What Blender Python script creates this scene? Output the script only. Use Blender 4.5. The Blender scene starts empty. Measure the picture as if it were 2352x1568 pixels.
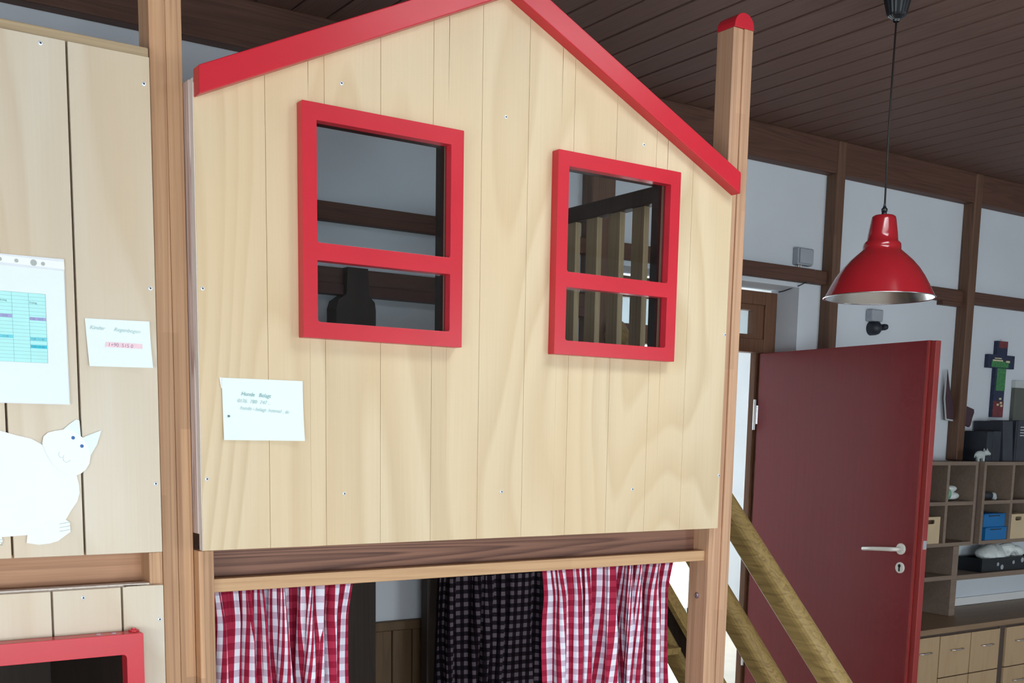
import bpy, bmesh, math, random
from mathutils import Vector, Matrix
S = bpy.context.scene
COL = S.collection
random.seed(7)

# ------------------------------------------------------------------ camera
EYE = 1.55
yaw, pitch, roll = 0.5955896, -0.1444664, -0.0182098
fw = Vector((math.sin(yaw)*math.cos(pitch), math.cos(yaw)*math.cos(pitch), math.sin(pitch)))
rt = Vector((math.cos(yaw), -math.sin(yaw), 0))
dn = fw.cross(rt)
rt2 = math.cos(roll)*rt + math.sin(roll)*dn
dn2 = -math.sin(roll)*rt + math.cos(roll)*dn
cd = bpy.data.cameras.new('camera')
cd.sensor_fit = 'HORIZONTAL'; cd.sensor_width = 36.0
cd.lens = 2590.0/2352*36.0
cd.shift_y = (1369.6-784)/2352
cd.clip_start = 0.05
cam = bpy.data.objects.new('camera', cd); COL.objects.link(cam)
up = -dn2; bk = -fw
cam.matrix_world = Matrix(((rt2.x, up.x, bk.x, 0), (rt2.y, up.y, bk.y, 0), (rt2.z, up.z, bk.z, EYE), (0, 0, 0, 1)))
S.camera = cam

# ------------------------------------------------------------------ sky, windows' daylight, exposure
w = bpy.data.worlds.new('World'); S.world = w; w.use_nodes = True
bg = w.node_tree.nodes['Background']
bg.inputs[0].default_value = (0.88, 0.97, 1.0, 1); bg.inputs[1].default_value = 9.0
S.view_settings.view_transform = 'Standard'; S.view_settings.look = 'None'
S.view_settings.exposure = 0.33; S.view_settings.gamma = 1.0
S.view_settings.use_curve_mapping = False
try:
    S.cycles.max_bounces = 7; S.cycles.diffuse_bounces = 4; S.cycles.glossy_bounces = 3; S.cycles.use_adaptive_sampling = True; S.cycles.adaptive_threshold = 0.05; S.cycles.adaptive_min_samples = 16
    S.cycles.transparent_max_bounces = 12
    S.cycles.sample_clamp_indirect = 6.0
    S.cycles.use_denoising = True
except Exception: pass
# room extents and its window openings
XL, XR, YF, YB, CEIL = -2.6, 8.2, -2.8, 4.30, 3.11
FRONT_WINDOWS = [(-1.9, 0.3, 0.3, 1.6), (0.5, 2.7, 0.3, 1.6), (4.6, 6.4, 0.6, 2.1)]     # x0,x1,z0,z1 in the wall behind the camera
LEFT_WINDOWS = [(-2.0, 0.6, 0.5, 1.75)]                            # y0,y1,z0,z1
PORCH_WINDOW = (4.1, 6.48, 0.08, 2.35)
SKYLIGHT = (1.9, 3.3, 1.1, 1.9)                              # x0,x1,y0,y1 roof light in front of the playhouse
def portal(name, loc, rot, sx, sy):
    l = bpy.data.lights.new(name, 'AREA'); l.shape = 'RECTANGLE'; l.size = sx; l.size_y = sy
    l.cycles.is_portal = True
    o = bpy.data.objects.new(name, l); COL.objects.link(o); o.location = loc; o.rotation_euler = rot
for (a, b, c, d) in FRONT_WINDOWS:
    portal('daylight_portal', ((a+b)/2, YF-0.14, (c+d)/2), (math.radians(90), 0, 0), b-a, d-c)     # faces +Y
for (a, b, c, d) in LEFT_WINDOWS:
    portal('daylight_portal', (XL-0.14, (a+b)/2, (c+d)/2), (math.radians(90), 0, math.radians(-90)), b-a, d-c)
a, b, c, d = SKYLIGHT
portal('daylight_portal', ((a+b)/2, (c+d)/2, CEIL+0.42), (0, 0, 0), b-a, d-c)
a, b, c, d = PORCH_WINDOW
portal('daylight_portal', ((a+b)/2, 6.99, (c+d)/2), (math.radians(-90), 0, 0), b-a, d-c)

# ------------------------------------------------------------------ materials
MATS = {}
def nodes(name):
    m = bpy.data.materials.new(name); m.use_nodes = True
    nt = m.node_tree; b = nt.nodes['Principled BSDF']
    MATS[name] = m
    return m, nt, b
def N(nt, t, **kw):
    n = nt.nodes.new(t)
    for k, v in kw.items():
        if k == 'inp':
            for kk, vv in v.items(): n.inputs[kk].default_value = vv
        else: setattr(n, k, v)
    return n
def c4(c): return (c[0], c[1], c[2], 1)
def srgb(r, g, b):
    f = lambda v: (v/255/12.92) if v/255 <= 0.04045 else ((v/255+0.055)/1.055)**2.4
    return (f(r), f(g), f(b))
def mat(name, col, rough=0.6, metal=0.0, var=0.06, scale=12.0, bump=0.0, bscale=60.0, coat=0.0, spec=0.5):
    m, nt, b = nodes(name)
    tc = N(nt, 'ShaderNodeTexCoord')
    no = N(nt, 'ShaderNodeTexNoise', inp={'Scale': scale, 'Detail': 3.0})
    nt.links.new(tc.outputs['Object'], no.inputs['Vector'])
    mr = N(nt, 'ShaderNodeMapRange', inp={'From Min': 0.3, 'From Max': 0.7, 'To Min': 1-var, 'To Max': 1+var})
    nt.links.new(no.outputs['Fac'], mr.inputs['Value'])
    mx = N(nt, 'ShaderNodeMix', data_type='RGBA', blend_type='MULTIPLY')
    mx.inputs['Factor'].default_value = 1.0
    mx.inputs['A'].default_value = c4(col)
    nt.links.new(mr.outputs['Result'], mx.inputs['B'])
    nt.links.new(mx.outputs['Result'], b.inputs['Base Color'])
    b.inputs['Roughness'].default_value = rough; b.inputs['Metallic'].default_value = metal
    b.inputs['Coat Weight'].default_value = coat; b.inputs['Specular IOR Level'].default_value = spec
    if bump:
        n2 = N(nt, 'ShaderNodeTexNoise', inp={'Scale': bscale, 'Detail': 4.0})
        nt.links.new(tc.outputs['Object'], n2.inputs['Vector'])
        bp = N(nt, 'ShaderNodeBump', inp={'Strength': bump, 'Distance': 0.004})
        nt.links.new(n2.outputs['Fac'], bp.inputs['Height']); nt.links.new(bp.outputs['Normal'], b.inputs['Normal'])
    return m
def wood(name, c1, c2, axis='Z', across=6.0, along=0.7, rings=9.0, ring_w=0.5, fibre=0.35, blotch=0.25, cb=None,
         rough=0.5, stave=0.0, stave_w=0.038, stave_l=0.62, spec=0.4, sharp=0.35, seed=0.0, coat=0.0):
    """c1 light wood, c2 the dark of the growth rings; grain runs along axis"""
    m, nt, b = nodes(name); L = nt.links.new
    tc = N(nt, 'ShaderNodeTexCoord')
    sc = [across]*3; sc['XYZ'.index(axis)] = along
    mp = N(nt, 'ShaderNodeMapping'); mp.inputs['Scale'].default_value = sc; mp.inputs['Location'].default_value = (seed, seed*1.7, seed*0.6)
    L(tc.outputs['Object'], mp.inputs['Vector'])
    no = N(nt, 'ShaderNodeTexNoise', inp={'Scale': 1.0, 'Detail': 1.5, 'Roughness': 0.45, 'Distortion': 0.25})
    L(mp.outputs['Vector'], no.inputs['Vector'])
    mu = N(nt, 'ShaderNodeMath', operation='MULTIPLY'); mu.inputs[1].default_value = rings; L(no.outputs['Fac'], mu.inputs[0])
    fr = N(nt, 'ShaderNodeMath', operation='FRACT'); L(mu.outputs[0], fr.inputs[0])
    rp = N(nt, 'ShaderNodeValToRGB'); L(fr.outputs[0], rp.inputs[0])
    e = rp.color_ramp.elements; e[0].position = 0.0; e[0].color = (0, 0, 0, 1); e[1].position = 1.0; e[1].color = (0, 0, 0, 1)
    k = rp.color_ramp.elements.new(1.0-sharp*0.4); k.color = (1, 1, 1, 1)
    k = rp.color_ramp.elements.new(1.0-sharp*1.6 if sharp < 0.5 else 0.2); k.color = (0.15, 0.15, 0.15, 1)
    # fine fibres
    sf = [170.0]*3; sf['XYZ'.index(axis)] = 4.0
    mf = N(nt, 'ShaderNodeMapping'); mf.inputs['Scale'].default_value = sf; L(tc.outputs['Object'], mf.inputs['Vector'])
    nf = N(nt, 'ShaderNodeTexNoise', inp={'Scale': 1.0, 'Detail': 2.0}); L(mf.outputs['Vector'], nf.inputs['Vector'])
    f1 = N(nt, 'ShaderNodeMapRange', inp={'From Min': 0.35, 'From Max': 0.7, 'To Min': 0.0, 'To Max': fibre}); L(nf.outputs['Fac'], f1.inputs['Value'])
    f2 = N(nt, 'ShaderNodeMath', operation='MULTIPLY_ADD'); L(rp.outputs['Color'], f2.inputs[0]); f2.inputs[1].default_value = ring_w; L(f1.outputs['Result'], f2.inputs[2])
    cl = N(nt, 'ShaderNodeClamp'); L(f2.outputs[0], cl.inputs['Value'])
    mx = N(nt, 'ShaderNodeMix', data_type='RGBA'); mx.inputs['A'].default_value = c4(c1); mx.inputs['B'].default_value = c4(c2)
    L(cl.outputs[0], mx.inputs['Factor'])
    out = mx.outputs['Result']
    # broad blotches of tone
    sb = [4.0]*3; sb['XYZ'.index(axis)] = 1.1
    mb = N(nt, 'ShaderNodeMapping'); mb.inputs['Scale'].default_value = sb; L(tc.outputs['Object'], mb.inputs['Vector'])
    nb = N(nt, 'ShaderNodeTexNoise', inp={'Scale': 1.0, 'Detail': 2.0}); L(mb.outputs['Vector'], nb.inputs['Vector'])
    b1 = N(nt, 'ShaderNodeMapRange', inp={'From Min': 0.38, 'From Max': 0.66, 'To Min': 0.0, 'To Max': blotch}); L(nb.outputs['Fac'], b1.inputs['Value'])
    m2 = N(nt, 'ShaderNodeMix', data_type='RGBA'); L(b1.outputs['Result'], m2.inputs['Factor']); L(out, m2.inputs['A'])
    m2.inputs['B'].default_value = c4(cb or tuple(0.55*a+0.45*d for a, d in zip(c1, c2)))
    out = m2.outputs['Result']
    if stave:   # glued laminated lengths of slightly different tone
        sp = N(nt, 'ShaderNodeSeparateXYZ'); L(tc.outputs['Object'], sp.inputs[0])
        o = [x for x in 'XYZ' if x != axis]
        fa = N(nt, 'ShaderNodeMath', operation='DIVIDE'); L(sp.outputs[o[0]], fa.inputs[0]); fa.inputs[1].default_value = stave_w
        fa2 = N(nt, 'ShaderNodeMath', operation='FLOOR'); L(fa.outputs[0], fa2.inputs[0])
        sh = N(nt, 'ShaderNodeMath', operation='MULTIPLY_ADD'); L(fa2.outputs[0], sh.inputs[0]); sh.inputs[1].default_value = 0.37*stave_l; L(sp.outputs[axis], sh.inputs[2])
        fb = N(nt, 'ShaderNodeMath', operation='DIVIDE'); L(sh.outputs[0], fb.inputs[0]); fb.inputs[1].default_value = stave_l
        fb2 = N(nt, 'ShaderNodeMath', operation='FLOOR'); L(fb.outputs[0], fb2.inputs[0])
        cb_ = N(nt, 'ShaderNodeCombineXYZ'); L(fa2.outputs[0], cb_.inputs[0]); L(fb2.outputs[0], cb_.inputs[1])
        wn = N(nt, 'ShaderNodeTexWhiteNoise'); L(cb_.outputs[0], wn.inputs['Vector'])
        ms = N(nt, 'ShaderNodeMapRange', inp={'To Min': 1-stave, 'To Max': 1+stave*0.5}); L(wn.outputs['Value'], ms.inputs['Value'])
        m3 = N(nt, 'ShaderNodeMix', data_type='RGBA', blend_type='MULTIPLY'); m3.inputs['Factor'].default_value = 1.0
        L(out, m3.inputs['A']); L(ms.outputs['Result'], m3.inputs['B']); out = m3.outputs['Result']
    L(out, b.inputs['Base Color'])
    b.inputs['Roughness'].default_value = rough; b.inputs['Specular IOR Level'].default_value = spec
    b.inputs['Coat Weight'].default_value = coat; b.inputs['Coat Roughness'].default_value = 0.3
    bp = N(nt, 'ShaderNodeBump', inp={'Strength': 0.12, 'Distance': 0.0015}); L(nf.outputs['Fac'], bp.inputs['Height']); L(bp.outputs['Normal'], b.inputs['Normal'])
    return m
def gingham(name, deep, mid, pale, white, sq):
    m, nt, b = nodes(name); L = nt.links.new
    uv = N(nt, 'ShaderNodeUVMap', uv_map='UVMap'); sp = N(nt, 'ShaderNodeSeparateXYZ'); L(uv.outputs[0], sp.inputs[0])
    def band(o):
        d = N(nt, 'ShaderNodeMath', operation='DIVIDE'); L(o, d.inputs[0]); d.inputs[1].default_value = 2*sq
        f = N(nt, 'ShaderNodeMath', operation='FRACT'); L(d.outputs[0], f.inputs[0])
        g = N(nt, 'ShaderNodeMath', operation='LESS_THAN'); L(f.outputs[0], g.inputs[0]); g.inputs[1].default_value = 0.5
        return g.outputs[0]
    u, v = band(sp.outputs['X']), band(sp.outputs['Y'])
    a = N(nt, 'ShaderNodeMix', data_type='RGBA'); a.inputs['A'].default_value = c4(white); a.inputs['B'].default_value = c4(pale); L(v, a.inputs['Factor'])
    c = N(nt, 'ShaderNodeMix', data_type='RGBA'); c.inputs['A'].default_value = c4(mid); c.inputs['B'].default_value = c4(deep); L(v, c.inputs['Factor'])
    e = N(nt, 'ShaderNodeMix', data_type='RGBA'); L(u, e.inputs['Factor']); L(a.outputs['Result'], e.inputs['A']); L(c.outputs['Result'], e.inputs['B'])
    L(e.outputs['Result'], b.inputs['Base Color']); b.inputs['Roughness'].default_value = 0.9; b.inputs['Specular IOR Level'].default_value = 0.15
    return m
def glass(name, tint=(0.93, 0.96, 0.97)):
    m = bpy.data.materials.new(name); m.use_nodes = True; nt = m.node_tree; nt.nodes.clear(); L = nt.links.new
    o = N(nt, 'ShaderNodeOutputMaterial'); t = N(nt, 'ShaderNodeBsdfTransparent'); t.inputs[0].default_value = c4(tint)
    g = N(nt, 'ShaderNodeBsdfGlossy'); g.inputs['Roughness'].default_value = 0.02
    fz = N(nt, 'ShaderNodeFresnel', inp={'IOR': 1.35}); mx = N(nt, 'ShaderNodeMixShader')
    L(fz.outputs[0], mx.inputs[0]); L(t.outputs[0], mx.inputs[1]); L(g.outputs[0], mx.inputs[2]); L(mx.outputs[0], o.inputs[0])
    MATS[name] = m; return m

BIRCH_L, BIRCH_D = srgb(221, 201, 168), srgb(190, 160, 120)
wood('birch', BIRCH_L, BIRCH_D, across=2.1, along=0.42, rings=15, ring_w=0.42, fibre=0.10, blotch=0.5, cb=srgb(222, 193, 152), rough=0.42, sharp=0.42, spec=0.45)
wood('birch_sheen', srgb(216, 206, 190), srgb(190, 172, 148), across=2.4, along=0.45, rings=8, ring_w=0.42, fibre=0.10, blotch=0.65, cb=srgb(208, 184, 152), rough=0.34, sharp=0.42, seed=3.1, spec=0.5)  # birch paled and cooled: the whitish window sheen is put into the colour
wood('birch_edge', srgb(236, 228, 222), srgb(206, 190, 178), across=20, along=1.0, rings=4, rough=0.6)
wood('pine', srgb(206, 164, 126), srgb(158, 110, 78), across=26, along=0.42, rings=8, ring_w=0.5, fibre=0.25, stave=0.20, stave_w=0.0385, rough=0.5)
wood('pine_post', srgb(206, 164, 132), srgb(166, 120, 92), across=26, along=0.42, rings=8, ring_w=0.45, fibre=0.25, stave=0.12, stave_w=0.04, stave_l=0.8, rough=0.5, seed=1.3)
wood('pine_x', srgb(208, 168, 128), srgb(176, 130, 92), axis='X', across=16, along=0.5, rings=7, ring_w=0.35, fibre=0.25, stave=0.10, rough=0.5)
wood('larch_x', srgb(156, 112, 92), srgb(88, 56, 48), axis='X', across=15, along=0.35, rings=11, ring_w=0.8, fibre=0.3, rough=0.55, sharp=0.45, seed=2.0)
wood('larch_pale_x', srgb(198, 150, 116), srgb(150, 104, 78), axis='X', across=10, along=0.4, rings=7, ring_w=0.4, fibre=0.3, rough=0.55)
wood('larch_side', srgb(224, 206, 200), srgb(150, 116, 110), across=20, along=0.9, rings=9, ring_w=0.7, fibre=0.2, rough=0.6, seed=4.4)
wood('rail_timber', srgb(178, 150, 96), srgb(122, 98, 58), axis='Y', across=14, along=1.2, rings=9, ring_w=0.5, fibre=0.35, rough=0.45, seed=0.7)
wood('baluster_wood', srgb(206, 184, 146), srgb(168, 142, 106), across=14, along=0.8, rings=8, ring_w=0.45, rough=0.55)
wood('timber', srgb(114, 84, 66), srgb(82, 57, 44), across=16, along=0.7, rings=9, ring_w=0.5, fibre=0.4, rough=0.6)
wood('timber_x', srgb(102, 70, 58), srgb(72, 47, 38), axis='X', across=16, along=0.6, rings=9, ring_w=0.5, fibre=0.4, rough=0.6)
wood('door_frame_wood', srgb(120, 82, 60), srgb(84, 56, 40), across=18, along=0.8, rings=8, ring_w=0.4, fibre=0.4, rough=0.5)
wood('ceiling_board', srgb(120, 92, 82), srgb(96, 70, 62), axis='Y', across=12, along=0.5, rings=8, ring_w=0.35, fibre=0.35, blotch=0.4, rough=0.6)
wood('cabinet_wood', srgb(190, 162, 128), srgb(170, 140, 106), across=8, along=0.8, rings=6, ring_w=0.3, fibre=0.2, rough=0.5)
wood('shelf_wood', srgb(140, 122, 108), srgb(114, 98, 86), axis='X', across=12, along=0.7, rings=6, ring_w=0.3, rough=0.6)
wood('shelf_back', srgb(88, 74, 68), srgb(74, 60, 54), across=8, along=0.6, rings=5, ring_w=0.3, rough=0.7)
wood('counter_wood', srgb(150, 124, 98), srgb(124, 100, 78), axis='X', across=12, along=0.6, rings=7, ring_w=0.35, rough=0.5)
wood('wainscot', srgb(112, 88, 62), srgb(84, 64, 46), across=8, along=0.6, rings=7, ring_w=0.4, rough=0.6)
wood('dark_frame', srgb(62, 50, 44), srgb(42, 34, 30), across=14, along=0.8, rings=6, rough=0.6)
wood('door_red', srgb(128, 30, 38), srgb(112, 24, 33), across=60, along=1.2, rings=3, ring_w=0.3, fibre=0.25, rough=0.33, spec=0.5)
mat('door_lip', srgb(150, 52, 50), rough=0.4, var=0.05)
mat('red_paint', srgb(202, 38, 54), rough=0.3, var=0.05, scale=5, spec=0.5)
mat('lamp_red', srgb(158, 28, 38), rough=0.16, var=0.02, coat=0.6)
mat('lamp_silver', (0.88, 0.89, 0.90), rough=0.24, metal=1.0, var=0.03)
mat('chrome', (0.75, 0.75, 0.77), rough=0.25, metal=1.0, var=0.03)
mat('steel', (0.78, 0.83, 0.90), rough=0.35, metal=0.35, var=0.1, scale=200)
mat('black_plastic', (0.012, 0.015, 0.02), rough=0.25, var=0.05)
mat('black_cord', (0.02, 0.017, 0.016), rough=0.6)
mat('screw_dark', (0.05, 0.06, 0.09), rough=0.5)
mat('plaster', (0.68, 0.73, 0.80), rough=0.9, var=0.035, scale=2.2, bump=0.15, bscale=90)
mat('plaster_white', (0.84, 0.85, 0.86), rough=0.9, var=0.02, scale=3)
mat('floor_lino', srgb(170, 160, 148), rough=0.45, var=0.06, scale=6)
mat('paper', (0.92, 0.95, 0.95), rough=0.85, var=0.01)
mat('paper_cool', (0.84, 0.93, 0.94), rough=0.85, var=0.01)
mat('paper_edge', srgb(205, 210, 240), rough=0.5)
mat('sleeve', (0.80, 0.84, 0.90), rough=0.25, var=0.02)
mat('sleeve_hole', srgb(178, 184, 182), rough=0.8)
mat('table_tint', srgb(186, 244, 244), rough=0.85, var=0.03)
mat('table_line', srgb(120, 170, 178), rough=0.85)
mat('mark_violet', srgb(170, 170, 220), rough=0.85)
mat('mark_cyan', srgb(120, 220, 236), rough=0.85)
mat('mark_blue', srgb(60, 200, 226), rough=0.85)
mat('mark_pink', srgb(246, 214, 224), rough=0.85, var=0.05, scale=90)
mat('ink_grey', srgb(110, 140, 150), rough=0.85)
mat('ink_pale', srgb(170, 205, 205), rough=0.85)
mat('ink_teal', srgb(120, 175, 178), rough=0.85)
mat('ink_mauve', srgb(160, 130, 158), rough=0.85)
mat('eye_blue', srgb(60, 110, 175), rough=0.6)
mat('grey_plastic', srgb(166, 172, 182), rough=0.5)
mat('handle_white', srgb(225, 222, 216), rough=0.35)
mat('bin_cream', srgb(206, 184, 150), rough=0.75, var=0.05)
mat('box_blue', srgb(18, 110, 176), rough=0.55, var=0.05)
mat('binder_dark', srgb(38, 44, 54), rough=0.5, var=0.12)
mat('binder_grey', srgb(56, 60, 70), rough=0.55, var=0.12)
mat('binder_label', srgb(190, 196, 204), rough=0.8)
mat('toy_grey', srgb(190, 200, 202), rough=0.6)
mat('bag_white', srgb(225, 232, 232), rough=0.35, var=0.08, scale=40)
mat('bag_green', srgb(120, 176, 150), rough=0.35, var=0.1, scale=40)
mat('tray_black', srgb(18, 22, 28), rough=0.4)
mat('dark_cloth', srgb(52, 48, 54), rough=0.9)
mat('maroon_card', srgb(74, 52, 60), rough=0.7)
mat('picture_olive', srgb(94, 98, 92), rough=0.7, var=0.1, scale=8)
mat('picture_pale', srgb(190, 196, 198), rough=0.7)
mat('cross_blue', srgb(34, 44, 74), rough=0.55, var=0.35, scale=60)
mat('cross_green', srgb(64, 132, 78), rough=0.55, var=0.35, scale=70)
mat('cross_red', srgb(116, 48, 54), rough=0.55, var=0.3, scale=50)
mat('cross_cream', srgb(216, 208, 170), rough=0.6, var=0.1, scale=60)
mat('brown_red', srgb(82, 44, 38), rough=0.6)
mat('outside_paving', (0.55, 0.56, 0.56), rough=0.9, var=0.15, scale=2)
gingham('gingham_red', srgb(150, 30, 58), srgb(176, 50, 78), srgb(202, 180, 202), srgb(232, 232, 246), 0.0186)
gingham('gingham_dark_shaded', srgb(22, 16, 24), srgb(40, 30, 42), srgb(46, 36, 48), srgb(122, 112, 122), 0.0186)
glass('pane_glass')

# ------------------------------------------------------------------ mesh helpers
class B:
    def __init__(s): s.bm = bmesh.new()
    def box(s, x0, x1, y0, y1, z0, z1):
        v = [s.bm.verts.new(p) for p in ((x0, y0, z0), (x1, y0, z0), (x1, y1, z0), (x0, y1, z0), (x0, y0, z1), (x1, y0, z1), (x1, y1, z1), (x0, y1, z1))]
        for f in ((0, 3, 2, 1), (4, 5, 6, 7), (0, 1, 5, 4), (1, 2, 6, 5), (2, 3, 7, 6), (3, 0, 4, 7)): s.bm.faces.new([v[i] for i in f])
        return s
    def prism(s, pts, axis, a, b):
        """polygon pts (2-D) extruded along axis from a to b: axis Y -> pts are (x,z); X -> (y,z); Z -> (x,y)"""
        def P(p, t):
            return {'Y': (p[0], t, p[1]), 'X': (t, p[0], p[1]), 'Z': (p[0], p[1], t)}[axis]
        A = [s.bm.verts.new(P(p, a)) for p in pts]; C = [s.bm.verts.new(P(p, b)) for p in pts]
        n = len(pts)
        s.bm.faces.new(A); s.bm.faces.new(C[::-1])
        for i in range(n): s.bm.faces.new((A[i], C[i], C[(i+1) % n], A[(i+1) % n]))
        return s
    def ring_prism(s, outer, inners, a, b):
        """flat frame in the XZ plane with rectangular-ish holes, extruded in Y; outer = (x0,x1,z0,z1); holes are point loops"""
        raise NotImplementedError
    def tube(s, pts, r, n=10, cap=True):
        pts = [Vector(p) for p in pts]; rings = []
        for i, p in enumerate(pts):
            t = (pts[min(i+1, len(pts)-1)] - pts[max(i-1, 0)]).normalized()
            a = t.orthogonal().normalized() if i == 0 else (s._a - t*s._a.dot(t)).normalized()
            s._a = a; bb = t.cross(a)
            rr = r[i] if isinstance(r, (list, tuple)) else r
            rings.append([s.bm.verts.new(p + rr*(math.cos(2*math.pi*k/n)*a + math.sin(2*math.pi*k/n)*bb)) for k in range(n)])
        for i in range(len(rings)-1):
            for k in range(n): s.bm.faces.new((rings[i][k], rings[i][(k+1) % n], rings[i+1][(k+1) % n], rings[i+1][k]))
        if cap: s.bm.faces.new(rings[0][::-1]); s.bm.faces.new(rings[-1])
        return s
    def lathe(s, prof, n=32, o=(0, 0, 0), axis='Z', close=False):
        rings = []
        for r, z in prof:
            ring = []
            for k in range(n):
                c, q = r*math.cos(2*math.pi*k/n), r*math.sin(2*math.pi*k/n)
                p = {'Z': (c, q, z), 'Y': (c, z, q), 'X': (z, c, q)}[axis]
                ring.append(s.bm.verts.new((p[0]+o[0], p[1]+o[1], p[2]+o[2])))
            rings.append(ring)
        for i in range(len(rings)-1):
            for k in range(n): s.bm.faces.new((rings[i][k], rings[i][(k+1) % n], rings[i+1][(k+1) % n], rings[i+1][k]))
        if close:
            s.bm.faces.new(rings[0][::-1]); s.bm.faces.new(rings[-1])
        return s
    def ball(s, c, r, sx=1, sy=1, sz=1, u=16, v=10):
        g = bmesh.ops.create_uvsphere(s.bm, u_segments=u, v_segments=v, radius=r)
        for q in g['verts']: q.co = Vector((q.co.x*sx+c[0], q.co.y*sy+c[1], q.co.z*sz+c[2]))
        return s
    def mesh(s, name, smooth=False):
        bmesh.ops.recalc_face_normals(s.bm, faces=s.bm.faces[:])
        me = bpy.data.meshes.new(name); s.bm.to_mesh(me); s.bm.free()
        if smooth:
            for p in me.polygons: p.use_smooth = True
        return me
def obj(name, b, m, parent=None, smooth=False, bevel=0.0, seg=2, **tags):
    me = b.mesh(name, smooth) if isinstance(b, B) else b
    if m and not me.materials: me.materials.append(MATS[m])
    o = bpy.data.objects.new(name, me); COL.objects.link(o)
    if parent:
        o.parent = parent; o.matrix_parent_inverse = Matrix.Translation(-parent.location)
    if bevel:
        md = o.modifiers.new('bevel', 'BEVEL'); md.width = bevel; md.segments = seg; md.limit_method = 'ANGLE'; md.angle_limit = math.radians(40)
    for k, v in tags.items(): o[k] = v
    return o
def thing(name, label, cat, loc, group=None, kind=None):
    o = bpy.data.objects.new(name, None); COL.objects.link(o); o.location = loc; o.empty_display_size = 0.1
    if label: o['label'] = label
    if cat: o['category'] = cat
    if group: o['group'] = group
    if kind: o['kind'] = kind
    return o
def cross2(a, b): return a[0]*b[1]-a[1]*b[0]
def plate(loops, y0, y1):
    """thin plate in the XZ plane: loops[0] outline, the rest holes; filled with triangles and given thickness in Y"""
    bm = bmesh.new(); es = []
    for lp in loops:
        vs = [bm.verts.new((p[0], y0, p[1])) for p in lp]
        for i in range(len(vs)): es.append(bm.edges.new((vs[i], vs[(i+1) % len(vs)])))
    bmesh.ops.triangle_fill(bm, edges=es, use_beauty=True, normal=(0, -1, 0))
    r = bmesh.ops.extrude_face_region(bm, geom=bm.faces[:])
    for v in [g for g in r['geom'] if isinstance(g, bmesh.types.BMVert)]: v.co.y = y1
    b = B(); b.bm.free(); b.bm = bm
    return b
def rrect(x0, x1, z0, z1, r=0.006, n=3, corners=(1, 1, 1, 1)):
    """rounded rectangle loop; corners order: lower-left, lower-right, upper-right, upper-left"""
    out = []
    for (cx, cz, a0, on) in ((x0+r, z0+r, 180, corners[0]), (x1-r, z0+r, 270, corners[1]), (x1-r, z1-r, 0, corners[2]), (x0+r, z1-r, 90, corners[3])):
        if not on:
            out.append((cx-r if cx < (x0+x1)/2 else cx+r, cz-r if cz < (z0+z1)/2 else cz+r)); continue
        for k in range(n+1):
            t = math.radians(a0+90*k/n); out.append((cx+r*math.cos(t), cz+r*math.sin(t)))
    return out
def text(name, body, m, parent, x, z, y, size, shear=0.0, rot=0.0, sx=1.0, align='LEFT'):
    cu = bpy.data.curves.new(name, 'FONT'); cu.body = body; cu.size = size; cu.shear = shear; cu.align_x = align
    cu.materials.append(MATS[m])
    tmp = bpy.data.objects.new(name, cu); COL.objects.link(tmp)
    bpy.context.view_layer.update()
    me = bpy.data.meshes.new_from_object(tmp.evaluated_get(bpy.context.evaluated_depsgraph_get()))
    bpy.data.objects.remove(tmp); me.name = name
    if not me.materials: me.materials.append(MATS[m])
    o = bpy.data.objects.new(name, me); COL.objects.link(o)
    o.location = (x, y, z); o.rotation_euler = (math.radians(90), rot, 0); o.scale = (sx, 1, 1)
    if parent: o.parent = parent; o.matrix_parent_inverse = Matrix.Translation(-parent.location)
    return o

# ================================================================== THE ROOM
obj('floor', B().box(XL-0.3, XR+0.3, YF-0.3, 7.1, -0.1, 0.0), 'floor_lino', kind='structure')
# ceiling: dark boards running towards the back wall, each one its own piece
a, b, c, d = SKYLIGHT
cs = B()
cs.box(XL-0.3, a-0.05, YF-0.3, YB+0.25, CEIL+0.02, CEIL+0.12); cs.box(b+0.05, XR+0.3, YF-0.3, YB+0.25, CEIL+0.02, CEIL+0.12)
cs.box(a-0.05, b+0.05, YF-0.3, c-0.05, CEIL+0.02, CEIL+0.12); cs.box(a-0.05, b+0.05, d+0.05, YB+0.25, CEIL+0.02, CEIL+0.12)
ceil = obj('ceiling', cs, 'black_cord', kind='structure')
sk = thing('window_9', None, None, ((a+b)/2, (c+d)/2, CEIL), kind='structure')
sq = B(); sq.box(a-0.05, a, c-0.05, d+0.05, CEIL-0.01, CEIL+0.40); sq.box(b, b+0.05, c-0.05, d+0.05, CEIL-0.01, CEIL+0.40); sq.box(a, b, c-0.05, c, CEIL-0.01, CEIL+0.40); sq.box(a, b, d, d+0.05, CEIL-0.01, CEIL+0.40)
obj('window_frame', sq, 'plaster_white', sk)
P = 0.1423; GX = 4.38
def board_mesh(y0_, y1_):
    me = B().box(0.0062, P-0.0062, y0_, y1_, CEIL, CEIL+0.019).mesh('ceiling_board'); me.materials.append(MATS['ceiling_board']); return me
full, near, far = board_mesh(YF, YB), board_mesh(YF, c-0.05), board_mesh(d+0.05, YB)
k = math.floor((XL-GX)/P)
while GX+k*P < XR:
    x_ = GX+k*P
    for me in ((near, far) if a-0.05-P < x_ < b+0.05 else (full,)):
        o = bpy.data.objects.new('ceiling_board', me); COL.objects.link(o); o.parent = ceil
        o.location = (x_, 0, random.uniform(-0.0012, 0.0012))
    k += 1
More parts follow.
